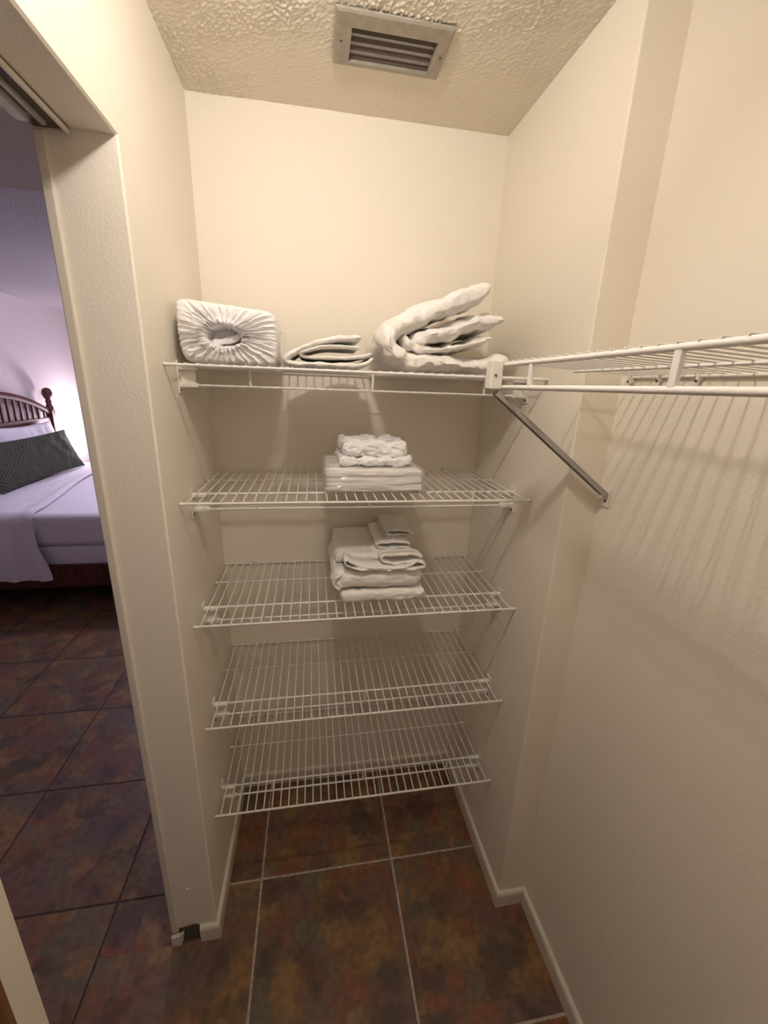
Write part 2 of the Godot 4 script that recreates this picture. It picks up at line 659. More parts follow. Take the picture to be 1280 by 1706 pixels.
func closet_ceiling() -> void:
	# sprayed lumps are real relief; a hole is left for the vent
	var lump := FastNoiseLite.new()
	lump.noise_type = FastNoiseLite.TYPE_CELLULAR
	lump.cellular_return_type = FastNoiseLite.RETURN_DISTANCE
	lump.seed = 12
	lump.frequency = 120.0
	lump.fractal_type = FastNoiseLite.FRACTAL_NONE
	var soft := FastNoiseLite.new()
	soft.seed = 9
	soft.frequency = 110.0
	soft.fractal_octaves = 4
	var broad := FastNoiseLite.new()
	broad.seed = 2
	broad.frequency = 5.0
	var step := 0.0030
	var nx := int(WIDE_W / step) + 2
	var nz := int(1.05 / step)
	var s := Shape.new()
	for a in nx + 1:
		for b in nz + 1:
			var x := a * step
			var z := b * step
			var h := clampf(-lump.get_noise_2d(x, z) - 0.15, 0.0, 0.7)
			var g := soft.get_noise_2d(x, z)
			var amount := clampf(0.75 + 0.9 * broad.get_noise_2d(x, z), 0.25, 1.2)
			amount *= lerpf(0.35, 1.0, maxf(smoothstep(0.16, 0.30, z), 1.0 - smoothstep(0.15, 0.35, x)))
			var y := CEIL - 0.0006 - amount * (0.0037 * h * (0.7 + 1.2 * g) + 0.0016 * maxf(0.0, g + 0.2))
			s.v.append(Vector3(x, y, z))
			s.uv.append(Vector2(x, z))
	for a in nx:
		for b in nz:
			var cx := (a + 0.5) * step
			var cz := (b + 0.5) * step
			if cx > 0.405 and cx < 0.628 and cz > 0.203 and cz < 0.326:
				continue
			var p := a * (nz + 1) + b
			s.quad(p, p + nz + 1, p + nz + 2, p + 1)
	# the slab above it
	s.box(Vector3(-0.02, CEIL + 0.001, -0.02), Vector3(0.40, CEIL + 0.12, END_Z + 0.05))
	s.box(Vector3(0.634, CEIL + 0.001, -0.02), Vector3(WIDE_W + 0.02, CEIL + 0.12, END_Z + 0.05))
	s.box(Vector3(0.39, CEIL + 0.001, -0.02), Vector3(0.64, CEIL + 0.12, 0.198))
	s.box(Vector3(0.39, CEIL + 0.001, 0.330), Vector3(0.64, CEIL + 0.12, END_Z + 0.05))
	struct("ceiling", s.done(), M.ceiling, "cream sprayed texture ceiling of the closet", "ceiling")


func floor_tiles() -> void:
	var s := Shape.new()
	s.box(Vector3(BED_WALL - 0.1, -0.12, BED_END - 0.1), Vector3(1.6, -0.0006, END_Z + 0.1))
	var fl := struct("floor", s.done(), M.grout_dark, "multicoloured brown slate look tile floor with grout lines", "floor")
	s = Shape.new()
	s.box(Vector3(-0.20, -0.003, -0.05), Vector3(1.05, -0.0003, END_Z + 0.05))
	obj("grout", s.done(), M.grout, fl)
	var rng := RandomNumberGenerator.new()
	rng.seed = 77
	var pitch := 0.469
	var gap := 0.0065
	var variants := []
	for k in 8:
		var t := Shape.new()
		var w := pitch - gap
		t.rbox(Vector3(-w / 2, -0.010, -w / 2), Vector3(w / 2, 0.0, w / 2), 0.001, 1)
		var turn := k % 4
		for q in t.v.size():
			var p := Vector2(t.v[q].x, t.v[q].z).rotated(turn * PI / 2)
			t.uv[q] = p * 1.25 + Vector2(0.37 * k, 0.61 * k)
		variants.append(t.done())
	for a in range(-6, 4):
		for b in range(-12, 6):
			var x := 0.122 + (a + 0.5) * pitch
			var z := 0.383 + (b + 0.5) * pitch
			if x < BED_WALL or z > END_Z or (z > 0.3 and x < -1.5) or (x > 1.1 and z > -0.2):
				continue
			obj("tile", variants[rng.randi() % 8], M["slate%d" % (rng.randi() % 4)], fl, Transform3D(Basis(), Vector3(x, 0.0, z)))


func board(path: Array, h := 0.061, t := 0.012) -> ArrayMesh:
	# a baseboard with a rounded top running along a polyline; the wall is on the right-hand side of travel
	var prof := [Vector2(0, 0), Vector2(t, 0), Vector2(t, h * 0.78), Vector2(t * 0.85, h * 0.92), Vector2(t * 0.5, h), Vector2(0, h)]
	var s := Shape.new()
	var n := path.size()
	var offs := []
	for k in n:
		var d0: Vector3 = (path[k] - path[k - 1]).normalized() if k > 0 else (path[1] - path[0]).normalized()
		var d1: Vector3 = (path[k + 1] - path[k]).normalized() if k < n - 1 else d0
		var n0 := Vector3(d0.z, 0, -d0.x)
		var n1 := Vector3(d1.z, 0, -d1.x)
		offs.append((n0 + n1) / (1.0 + n0.dot(n1)))
	for k in n - 1:
		for j in prof.size() - 1:
			var p: Vector2 = prof[j]
			var q: Vector2 = prof[j + 1]
			s.face([path[k] + offs[k] * p.x + Vector3(0, p.y, 0), path[k + 1] + offs[k + 1] * p.x + Vector3(0, p.y, 0), path[k + 1] + offs[k + 1] * q.x + Vector3(0, q.y, 0), path[k] + offs[k] * q.x + Vector3(0, q.y, 0)])
	for k in [0, n - 1]:
		var f := []
		for p in prof:
			f.append(path[k] + offs[k] * p.x + Vector3(0, p.y, 0))
		if k == 0:
			f.reverse()
		s.face(f)
	return s.done()


func baseboards() -> void:
	var e := 0.0005
	struct("baseboard_right", board([Vector3(WIDE_W - e, 0, END_Z), Vector3(WIDE_W - e, 0, STEP_Z + e), Vector3(ALCOVE_W - e, 0, STEP_Z + e), Vector3(ALCOVE_W - e, 0, e)]), M.trim, "white baseboard following the step in the right wall", "baseboard")
	struct("baseboard_back", board([Vector3(ALCOVE_W - 0.012, 0, e), Vector3(0.012, 0, e)]), M.trim, "white baseboard behind the lowest wire shelf", "baseboard")
	struct("baseboard_left", board([Vector3(e, 0, e), Vector3(e, 0, JAMB_Z + e), Vector3(-0.047, 0, JAMB_Z + e)]), M.trim, "white baseboard turning the corner of the left wall piece", "baseboard")
	# the broken off far end of the same board, with the bare wall core between
	var s := Shape.new()
	s.prism(PackedVector2Array([Vector2(-0.131, 0.0), Vector2(-0.104, 0.0), Vector2(-0.096, 0.028), Vector2(-0.094, 0.052), Vector2(-0.107, 0.041), Vector2(-0.131, 0.038)]), JAMB_Z + 0.0005, JAMB_Z + 0.013)
	struct("baseboard_jamb", s.done(), M.trim, "short broken baseboard stub at the outer jamb corner", "baseboard")
	s = Shape.new()
	s.prism(PackedVector2Array([Vector2(-0.098, 0.0), Vector2(-0.046, 0.0), Vector2(-0.046, 0.060), Vector2(-0.062, 0.068), Vector2(-0.110, 0.060), Vector2(-0.104, 0.046)]), JAMB_Z + 0.0002, JAMB_Z + 0.003)
	struct("trim_4", s.done(), plain(lin(0.10, 0.085, 0.07), 0.95), "dark bare patch of wall core where baseboard broke off", "wall damage")


# ---------------------------------------------------------------- wire shelves
func wire_shelf(y: float, label: String, group: String) -> Node3D:
	var t := thing("wire_shelf", label, "wire shelf", Vector3(0, y, 0), group)
	var x0 := 0.004
	var x1 := ALCOVE_W - 0.004
	rod_part("front_rail", Vector3(x0, 0, DEPTH), Vector3(x1, 0, DEPTH), 0.0034, M.vinyl, t, 10)
	rod_part("middle_rail", Vector3(x0, 0, 0.155), Vector3(x1, 0, 0.155), 0.0024, M.vinyl, t, 10)
	rod_part("back_rail", Vector3(x0, 0, 0.006), Vector3(x1, 0, 0.006), 0.0024, M.vinyl, t, 10)
	rod_part("truss_upper_rail", Vector3(x0, -0.001, 0.317), Vector3(x1, -0.001, 0.317), 0.0033, M.vinyl, t, 10)
	rod_part("truss_lower_rail", Vector3(x0, -0.044, 0.317), Vector3(x1, -0.044, 0.317), 0.0030, M.vinyl, t, 10)
	for x in [0.17, 0.485, 0.80]:
		rod_part("truss_post", Vector3(x, -0.044, 0.317), Vector3(x, -0.001, 0.317), 0.0036, M.vinyl, t, 8)
	for k in 35:
		var x := 0.0185 + 0.02623 * k
		rod_part("wire", Vector3(x, 0.0036, 0.002), Vector3(x, 0.0036, DEPTH + 0.002), 0.0019, M.vinyl, t, 7)
	for e in [[x0, 1.0], [x1, -1.0]]:
		for z in [DEPTH, 0.155]:
			rod_part("end_cap", Vector3(e[0] - e[1] * 0.003, 0, z), Vector3(e[0] + e[1] * 0.007, 0, z), 0.0044, M.plastic, t, 10)
		# moulded wall bracket that holds the two truss rails
		var w: float = 0.0002 if e[1] > 0 else ALCOVE_W - 0.0002
		var s := Shape.new()
		var a := w
		var b: float = w + e[1] * 0.004
		s.rbox(Vector3(minf(a, b), -0.064, 0.300), Vector3(maxf(a, b), 0.014, 0.332), 0.0018, 2)
		b = w + e[1] * 0.046
		s.rbox(Vector3(minf(a, b), -0.0085, 0.3095), Vector3(maxf(a, b), 0.0010, 0.3255), 0.002, 2)
		s.rbox(Vector3(minf(a, b), -0.0495, 0.3105), Vector3(maxf(a, b), -0.0390, 0.3235), 0.002, 2)
		b = w + e[1] * 0.040
		s.rbox(Vector3(minf(a, b), -0.044, 0.312), Vector3(maxf(a, b), -0.004, 0.3155), 0.001, 1)
		var br := obj("wall_bracket", s.done(), M.plastic, t)
		var sc := Shape.new()
		sc.tube(PackedVector3Array([Vector3(w + e[1] * 0.004, -0.056, 0.325), Vector3(w + e[1] * 0.0062, -0.056, 0.325)]), 0.0034, 10)
		obj("screw", sc.done(), M.screw, br)
	for x in [0.11, 0.52, 0.80]:
		var s := Shape.new()
		s.rbox(Vector3(x - 0.005, -0.006, 0.0003), Vector3(x + 0.005, 0.012, 0.010), 0.0015, 2)
		obj("wall_clip", s.done(), M.plastic, t)
	return t


func shelves() -> void:
	var g := "five wire shelves in the alcove"
	wire_shelf(1.7261, "topmost alcove wire shelf, holding gathered sheet bundle, folded sheets and duvet", g)
	wire_shelf(1.4023, "second alcove wire shelf, holding only the wrapped block of white linen", g)
	wire_shelf(1.0582, "third alcove wire shelf, holding the stack of white towels", g)
	wire_shelf(0.7157, "empty white wire shelf directly under the towel shelf", g)
	wire_shelf(0.3726, "lowest empty white wire shelf, nearest the tiled floor", g)
	# the long shelf on the right wall
	var z0 := 0.60
	var z1 := END_Z - 0.01
	var xf := 0.720
	var xb := WIDE_W - 0.006
	var yf := 1.746
	var yb := 1.736
	var t := thing("hanging_shelf", "long white wire shelf with hanging rail along the right wall", "wire shelf", Vector3(xf, yb, z0))
	var o := Vector3(xf, yb, z0)
	rod_part("front_rail", Vector3(xf, yf, z0) - o, Vector3(xf, yf, z1) - o, 0.0045, M.vinyl, t, 12)
	rod_part("hanging_rail", Vector3(xf, 1.7015, z0) - o, Vector3(xf, 1.7005, z1) - o, 0.0046, M.vinyl, t, 12)
	rod_part("middle_rail", Vector3(xf + 0.165, yf - 0.0065, z0) - o, Vector3(xf + 0.165, yf - 0.0065, z1) - o, 0.0028, M.vinyl, t, 10)
	rod_part("back_rail", Vector3(xb, yb - 0.004, z0) - o, Vector3(xb, yb - 0.004, z1) - o, 0.0028, M.vinyl, t, 10)
	var n := int((z1 - z0 - 0.02) / 0.02623)
	for k in n:
		var z := z0 + 0.016 + 0.02623 * k
		rod_part("wire", Vector3(xf - 0.004, yf + 0.0058, z) - o, Vector3(xb + 0.003, yb, z) - o, 0.0016, M.vinyl, t, 7)
	for z in [0.72, 1.04, 1.36, 1.68, 2.0]:
		var s := Shape.new()
		s.rbox(Vector3(xf - 0.0035, 1.701, z - 0.0055) - o, Vector3(xf + 0.0035, yf, z + 0.0055) - o, 0.002, 2)
		obj("rail_post", s.done(), M.vinyl, t)
	for z in [0.61, 0.69, 0.78, 0.94, 1.3, 1.7]:
		var s := Shape.new()
		var w: float = 0.0065 if z < 0.65 else 0.0032
		s.rbox(Vector3(WIDE_W - 0.012, yb - 0.010 - w, z - w) - o, Vector3(WIDE_W - 0.0003, yb + 0.002, z + w) - o, 0.0012, 2)
		var c := obj("wall_clip", s.done(), M.plastic, t)
		obj("screw", rod(Vector3.ZERO, Vector3(-0.002, 0, 0), 0.0025), M.screw, c, shift(Vector3(WIDE_W - 0.012, yb - 0.012, z) - o))
	# diagonal support
	var b := thing("shelf_support", "grey diagonal strut bracing the long right shelf against the wall", "bracket", Vector3(WIDE_W, 1.44, z0))
	o = b.position
	var s2 := Shape.new()
	s2.rbox(Vector3(0.690, 1.697, z0 - 0.018) - o, Vector3(0.716, 1.755, z0 + 0.012) - o, 0.003, 2)
	var cp := obj("end_plate", s2.done(), M.plastic, b)
	obj("screw", rod(Vector3.ZERO, Vector3(0, 0, 0.002), 0.0026), M.screw, cp, shift(Vector3(0.700, 1.725, z0 + 0.012) - o))
	# channel section strut
	var a := Vector3(0.712, 1.694, z0)
	var e := Vector3(WIDE_W - 0.006, 1.468, z0)
	var d := (e - a).normalized()
	var nrm := Vector3(-d.y, d.x, 0)
	var s3 := Shape.new()
	var ln := (e - a).length()
	s3.rbox(Vector3(0, -0.0022, -0.0095), Vector3(ln, 0.0016, 0.0095), 0.0008, 1)
	s3.rbox(Vector3(0, -0.0105, -0.0095), Vector3(ln, 0.0, -0.0075), 0.0008, 1)
	s3.rbox(Vector3(0, -0.0105, 0.0075), Vector3(ln, 0.0, 0.0095), 0.0008, 1)
	obj("strut", s3.done(), M.steel, b, Transform3D(Basis(d, nrm, Vector3(0, 0, 1)), a - o))
	var s4 := Shape.new()
	s4.rbox(Vector3(WIDE_W - 0.004, 1.434, z0 - 0.010) - o, Vector3(WIDE_W - 0.0004, 1.480, z0 + 0.012) - o, 0.0016, 2)
	var fp := obj("foot_plate", s4.done(), M.plastic, b)
	obj("screw", rod(Vector3.ZERO, Vector3(-0.002, 0, 0), 0.0028), M.screw, fp, shift(Vector3(WIDE_W - 0.004, 1.449, z0 + 0.001) - o))


# ---------------------------------------------------------------- linens
func linens() -> void:
	var top := 1.7261 + 0.0060
	sheet_bundle(top)
	# folded flat sheets in the middle of the top shelf
	var t := thing("folded_sheets", "flat folded cream sheets between the gathered bundle and the duvet", "sheets", Vector3(0.37, top, 0.2))
	var o := t.position
	var s := Shape.new()
	s.cloth(rel([[0.451, 1.811], [0.386, 1.805], [0.327, 1.790], [0.278, 1.767], [0.262, 1.751], [0.280, 1.743], [0.356, 1.743], [0.447, 1.745], [0.484, 1.764]], o), 0.0080, -0.04, 0.145, 0.003, 5, 120)
	obj("outer_fold", s.done(), M.cream, t)
	s = Shape.new()
	s.cloth(rel([[0.447, 1.787], [0.371, 1.788], [0.319, 1.777], [0.297, 1.766], [0.335, 1.760], [0.432, 1.764], [0.480, 1.774]], o), 0.0052, -0.035, 0.140, 0.002, 6, 100)
	obj("inner_fold", s.done(), M.cream, t)
	# duvet
	t = thing("duvet", "thick folded white duvet leaning in the right corner of the top shelf", "duvet", Vector3(0.66, top, 0.2))
	o = t.position
	s = Shape.new()
	s.cloth(rel([[0.842, 1.780], [0.790, 1.757], [0.720, 1.757], [0.640, 1.760], [0.565, 1.762], [0.522, 1.788], [0.524, 1.826], [0.568, 1.856], [0.645, 1.888], [0.714, 1.918], [0.772, 1.945]], o), 0.0255, -0.15, 0.165, 0.012, 41, 150, 0.95, 7.0, 0.45, 0.03)
	obj("outer_fold", s.done(), M.cream, t)
	s = Shape.new()
	s.cloth(rel([[0.818, 1.868], [0.775, 1.868], [0.735, 1.858], [0.681, 1.838], [0.618, 1.823], [0.584, 1.803]], o), 0.0240, -0.14, 0.160, 0.011, 44, 110, 1.05, 8.0, 0.45, 0.03)
	obj("inner_fold", s.done(), M.cream, t)
	s = Shape.new()
	s.cloth(rel([[0.800, 1.828], [0.750, 1.812], [0.690, 1.798], [0.620, 1.790], [0.572, 1.800], [0.560, 1.825]], o), 0.0125, -0.13, 0.155, 0.009, 47, 110, 1.0, 10.0, 0.45, 0.03)
	obj("lower_fold", s.done(), M.cream, t)
	# clear sleeve standing beside the bundle
	s = Shape.new()
	s.grid(24, 20, func(u, w):
		var a: float = TAU * u
		return Vector3(0.252 + 0.007 * cos(a) + 0.0015 * sin(9.0 * w), top + 0.084 * w, 0.27 + 0.07 * sin(a)), true, false)
	tag(obj("plastic_sleeve", s.done(), M.film), "clear plastic sleeve standing against right end of gathered bundle", "packaging")
	# wrapped linen block on the second shelf
	var y2 := 1.4023 + 0.0062
	s = Shape.new()
	s.soft_box(Vector3(0.360, y2 + 0.002, 0.115), Vector3(0.630, y2 + 0.066, 0.350), 0.011, 0.0042, 51, Vector3(6, 60, 8), 60)
	var blk := tag(obj("linen_block", s.done(), M.cotton), "square white linen block on the second shelf, under loose cases", "linen") as MeshInstance3D
	s = Shape.new()
	s.soft_box(Vector3(0.353, y2 - 0.0005, 0.110), Vector3(0.638, y2 + 0.070, 0.355), 0.013, 0.0060, 53, Vector3(14, 40, 14), 60)
	obj("wrapper", s.done(), M.film, blk)
	t = thing("pillowcases", "crumpled folded white pillowcases on top of the wrapped linen block", "pillowcases", Vector3(0.49, y2 + 0.067, 0.23))
	o = t.position
	s = Shape.new()
	s.soft_box(Vector3(0.398, y2 + 0.0715, 0.135) - o, Vector3(0.605, y2 + 0.096, 0.330) - o, 0.011, 0.010, 61, Vector3(22, 16, 30), 60)
	obj("lower_case", s.done(), M.cotton, t)
	s = Shape.new()
	s.soft_box(Vector3(0.405, y2 + 0.097, 0.145) - o, Vector3(0.594, y2 + 0.136, 0.318) - o, 0.017, 0.012, 64, Vector3(20, 18, 24), 60)
	obj("upper_case", s.done(), M.cotton, t)
	towels()


func rel(p: Array, o: Vector3) -> PackedVector2Array:
	var r := PackedVector2Array()
	for q in p:
		r.append(Vector2(q[0] - o.x, q[1] - o.y))
	return r


func sheet_bundle(top: float) -> void:
	# fitted sheet tucked into itself: rounded block whose front is gathered round an oval mouth
	var t := thing("sheet_bundle", "white fitted sheet gathered into a pleated block, left end of top shelf", "sheet", Vector3(0.129, top, 0.22))
	var half := Vector3(0.1135, 0.0675, 0.145)
	var n := FastNoiseLite.new()
	n.seed = 19
	n.frequency = 1.0
	n.fractal_octaves = 3
	var s := Shape.new()
	s.grid(420, 150, func(u, w):
		var th: float = -TAU * u
		var ph: float = PI * pow(w, 1.15)
		var d := Vector3(sin(ph) * cos(th) * 1.25, sin(ph) * sin(th) * 0.8, cos(ph)).normalized()
		var p := 10.0
		var r := pow(pow(absf(d.x / half.x), p) + pow(absf(d.y / half.y), p) + pow(absf(d.z / half.z), p), -1.0 / p)
		var q := d * r
		# sagging corners: lower left is cut back, top slopes down to the right
		q.y += -0.008 * (q.x / half.x) * clampf(q.y / half.y, 0.0, 1.0) - 0.002 * q.x / half.x
		if q.y < 0.0:
			q.x *= 1.0 - 0.10 * pow(-q.y / half.y, 2.0) * (1.0 if q.x < 0.0 else 0.2)
		var front := smoothstep(0.2, 0.9, q.z / half.z)
		var e := Vector2((q.x + 0.008) / 0.040, (q.y + 0.004) / 0.023).length()   # 1 at the rim of the mouth
		var wob := n.get_noise_2d(cos(th) * 1.6, sin(th) * 1.6)
		var pleat := sin(th * 21.0 + 5.0 * wob + 1.5 * n.get_noise_1d(e * 1.5)) * 0.6 + 0.6 * sin(th * 13.0 - 4.0 * wob)
		pleat = 1.0 - pow(absf(pleat) * 0.8, 0.7) * 1.4
		var reach := smoothstep(0.9, 1.25, e) * (1.0 - smoothstep(2.0, 4.4, e + 0.8 * wob))
		var out := 0.0085 * pleat * reach * front
		out += 0.010 * exp(-pow((e - 1.25) / 0.35, 2.0)) * front * (0.6 + 0.8 * n.get_noise_2d(cos(th) * 5.0, sin(th) * 5.0))
		out -= 0.045 * (1.0 - smoothstep(0.72, 1.1, e + 0.25 * n.get_noise_2d(cos(th) * 3.0, sin(th) * 3.0))) * front
		q.z += out
		q += d * 0.0035 * n.get_noise_3dv(q * 32.0) * (1.0 - 0.5 * front)
		q.y = maxf(q.y, -half.y + 0.0005)
		return q + Vector3(0, half.y, 0), true, false)
	obj("gathered_cover", s.done(), M.cotton, t)
	s = Shape.new()
	s.cloth(PackedVector2Array([Vector2(-0.036, 0.050), Vector2(-0.012, 0.054), Vector2(0.014, 0.061), Vector2(0.034, 0.070)]), 0.0075, 0.085, 0.128, 0.003, 71, 60, 1.0, 30.0)
	obj("tucked_hem", s.done(), M.cotton, t)


func towels() -> void:
	var y := 1.0582 + 0.0065
	var g := "towels stacked on the third wire shelf"
	var s := Shape.new()
	s.soft_box(Vector3(0.398, y + 0.001, 0.045), Vector3(0.660, y + 0.037, 0.350), 0.013, 0.005, 81, Vector3(16, 20, 16), 50)
	tag(obj("folded_towel", s.done(), M.terry), "thin folded white towel at the very bottom of the towel stack", "towel", g)
	var t := thing("folded_towel", "thick white towel with rounded fold, second from bottom of stack", "towel", Vector3(0.51, y + 0.038, 0.19), g)
	var o := t.position
	s = Shape.new()
	s.soft_box(Vector3(0.375, y + 0.039, 0.045) - o, Vector3(0.652, y + 0.103, 0.345) - o, 0.029, 0.007, 84, Vector3(9, 14, 9), 50)
	obj("folded_body", s.done(), M.terry, t)
	s = Shape.new()
	s.cloth(rel([[0.404, y + 0.093], [0.388, y + 0.086], [0.380, y + 0.070], [0.384, y + 0.055], [0.396, y + 0.049], [0.398, y + 0.060], [0.392, y + 0.072]], o), 0.0045, -0.14, 0.159, 0.002, 85, 70, 1.0, 20.0, 0.2, 0.004)
	obj("rolled_edge", s.done(), M.terry, t)
	s = Shape.new()
	s.soft_box(Vector3(0.388, y + 0.104, 0.025), Vector3(0.634, y + 0.133, 0.285), 0.012, 0.007, 87, Vector3(8, 14, 7), 50)
	tag(obj("folded_towel", s.done(), M.terry), "smooth folded white towel lying under the looped washcloths", "towel", g)
	# washcloths whose folded ends show as loops
	var gw := "looped washcloths on the towel stack"
	var loops := [
		["white washcloth with long open loop sagging at front left of stack", [[0.600, y + 0.113], [0.52, y + 0.111], [0.455, y + 0.120], [0.420, y + 0.140], [0.412, y + 0.133], [0.43, y + 0.117], [0.50, y + 0.1065], [0.60, y + 0.1055], [0.63, y + 0.108]], 0.288, 0.352, 0.0036, 92],
		["white washcloth with wide flat loop, middle of stack front", [[0.640, y + 0.124], [0.58, y + 0.119], [0.535, y + 0.123], [0.522, y + 0.135], [0.535, y + 0.146], [0.59, y + 0.147], [0.639, y + 0.143], [0.646, y + 0.134]], 0.288, 0.334, 0.0040, 93],
		["small white washcloth loop at the right edge of the stack", [[0.598, y + 0.109], [0.622, y + 0.123], [0.647, y + 0.125], [0.653, y + 0.113], [0.636, y + 0.107], [0.605, y + 0.1055]], 0.288, 0.348, 0.0032, 94],
		["white washcloth with closed flat loop below the topmost loop", [[0.628, y + 0.141], [0.56, y + 0.138], [0.528, y + 0.141], [0.520, y + 0.149], [0.533, y + 0.156], [0.60, y + 0.156], [0.630, y + 0.150]], 0.05, 0.258, 0.0034, 95],
		["topmost white washcloth loop toward the back of the stack", [[0.570, y + 0.166], [0.558, y + 0.173], [0.566, y + 0.180], [0.60, y + 0.178], [0.636, y + 0.174], [0.640, y + 0.167], [0.60, y + 0.1635], [0.552, y + 0.1635]], 0.03, 0.212, 0.0034, 96]]
	for l in loops:
		s = Shape.new()
		s.cloth(rel(l[1], Vector3.ZERO), l[4], l[2], l[3], 0.002, l[5], 110, 1.0, 20.0, 0.15, 0.010)
		tag(obj("washcloth", s.done(), M.terry), l[0], "washcloth", gw)


# ---------------------------------------------------------------- vent, track, lamp
func fittings() -> void:
	var t := thing("ceiling_vent", "rectangular tan metal air vent in the closet ceiling", "vent", Vector3(0.5145, CEIL, 0.275))
	var o := t.position
	var lo := Vector3(0.386, CEIL - 0.0115, 0.197)
	var hi := Vector3(0.642, CEIL - 0.0045, 0.353)
	var ilo := Vector3(0.422, 0, 0.213)
	var ihi := Vector3(0.614, 0, 0.312)
	var s := Shape.new()
	var ring := [[0.0, hi.y, 0.0], [0.0, lo.y + 0.003, 0.0], [0.004, lo.y, 0.0]]
	var rr := []
	for k in 5:
		var y: float = [hi.y, lo.y + 0.003, lo.y, lo.y, hi.y + 0.018][k]
		var q: Array
		if k < 3:
			var ins: float = [0.0, 0.0, 0.004][k]
			q = [Vector3(lo.x + ins, y, lo.z + ins), Vector3(hi.x - ins, y, lo.z + ins), Vector3(hi.x - ins, y, hi.z - ins), Vector3(lo.x + ins, y, hi.z - ins)]
		else:
			q = [Vector3(ilo.x, y, ilo.z), Vector3(ihi.x, y, ilo.z), Vector3(ihi.x, y, ihi.z), Vector3(ilo.x, y, ihi.z)]
		rr.append(q)
	for k in 4:
		for j in 4:
			var j2 := (j + 1) % 4
			s.face([rr[k][j] - o, rr[k][j2] - o, rr[k + 1][j2] - o, rr[k + 1][j] - o])
	s.face([rr[0][3] - o, rr[0][2] - o, rr[0][1] - o, rr[0][0] - o])
	s.i.resize(s.i.size() - 6)
	obj("frame", s.done(), M.vent, t)
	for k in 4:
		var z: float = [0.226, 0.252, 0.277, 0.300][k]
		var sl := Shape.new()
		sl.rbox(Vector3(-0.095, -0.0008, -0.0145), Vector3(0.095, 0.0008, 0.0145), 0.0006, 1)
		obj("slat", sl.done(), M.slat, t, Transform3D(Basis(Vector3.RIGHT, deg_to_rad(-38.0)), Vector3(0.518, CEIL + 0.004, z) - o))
	s = Shape.new()
	s.box(Vector3(0.410, CEIL + 0.095, 0.204) - o, Vector3(0.626, CEIL + 0.10, 0.325) - o)
	s.box(Vector3(0.408, CEIL + 0.002, 0.204) - o, Vector3(0.412, CEIL + 0.10, 0.325) - o)
	s.box(Vector3(0.624, CEIL + 0.002, 0.204) - o, Vector3(0.628, CEIL + 0.10, 0.325) - o)
	s.box(Vector3(0.410, CEIL + 0.002, 0.200) - o, Vector3(0.626, CEIL + 0.10, 0.206) - o)
	s.box(Vector3(0.410, CEIL + 0.002, 0.322) - o, Vector3(0.626, CEIL + 0.10, 0.328) - o)
	obj("duct", s.done(), M.duct, t)
	for x in [0.401, 0.630]:
		var sc := Shape.new()
		sc.lathe([Vector2(0.0, -0.0022), Vector2(0.002, -0.002), Vector2(0.0034, -0.001), Vector2(0.0036, 0.001)], Vector3(x, lo.y, 0.272) - o, 14)
		obj("screw", sc.done(), M.screw, t)
	# hanging door track under the doorway header
	t = thing("door_track", "grey metal sliding door track under the doorway header", "door track", Vector3(-0.1, HEAD_Y, 0.53))
	o = t.position
	var za := 0.530
	var zb := NEAR_Z - 0.002
	obj("channel", box_mesh(Vector3(-0.126, HEAD_Y - 0.006, za) - o, Vector3(-0.072, HEAD_Y - 0.0005, zb) - o, 0.001, 1), M.slat, t)
	obj("inner_flange", box_mesh(Vector3(-0.076, HEAD_Y - 0.012, za) - o, Vector3(-0.071, HEAD_Y - 0.004, zb) - o, 0.001, 1), M.trim, t)
	obj("middle_flange", box_mesh(Vector3(-0.103, HEAD_Y - 0.012, za + 0.02) - o, Vector3(-0.096, HEAD_Y - 0.004, zb) - o, 0.001, 1), M.steel, t)
	obj("outer_flange", box_mesh(Vector3(-0.128, HEAD_Y - 0.018, za + 0.04) - o, Vector3(-0.112, HEAD_Y - 0.004, zb) - o, 0.001, 1), M.steel, t)
	# bare bulb in a porcelain holder on the closet ceiling
	t = thing("ceiling_lamp", "long tubular bulb in a porcelain holder on the closet ceiling", "lamp", Vector3(0.19, CEIL, 0.93))
	s = Shape.new()
	s.lathe([Vector2(0.0, 0.0), Vector2(0.055, -0.001), Vector2(0.055, -0.014), Vector2(0.030, -0.026), Vector2(0.026, -0.108), Vector2(0.020, -0.112), Vector2(0.0, -0.112)], Vector3.ZERO, 28)
	s.tube(PackedVector3Array([Vector3(0.0, -0.09, 0), Vector3(0.090, -0.09, 0)]), 0.014, 20)
	obj("holder", s.done(), M.porcelain, t)
	s = Shape.new()
	var prof := []
	for k in 13:
		var q := PI * k / 12.0
		prof.append(Vector2(0.0140 * sin(q), (0.072 if k <= 6 else 0.152) - 0.0140 * cos(q)))
	s.lathe(prof, Vector3.ZERO, 24)
	obj("bulb", s.done(), M.bulb, t, Transform3D(Basis(Vector3(0, 0, 1), -PI / 2), Vector3(0.025, -0.09, 0)))
	# painted-over screw head on the jamb
	s = Shape.new()
	s.lathe([Vector2(0.0, 0.0022), Vector2(0.003, 0.0018), Vector2(0.0048, 0.0006), Vector2(0.005, -0.001)], Vector3.ZERO, 16)
	tag(obj("wall_screw", s.done(), M.wall, null, Transform3D(Basis(Vector3.RIGHT, PI / 2), Vector3(-0.070, 0.225, JAMB_Z + 0.001))), "painted over screw head low on the doorway jamb", "screw")


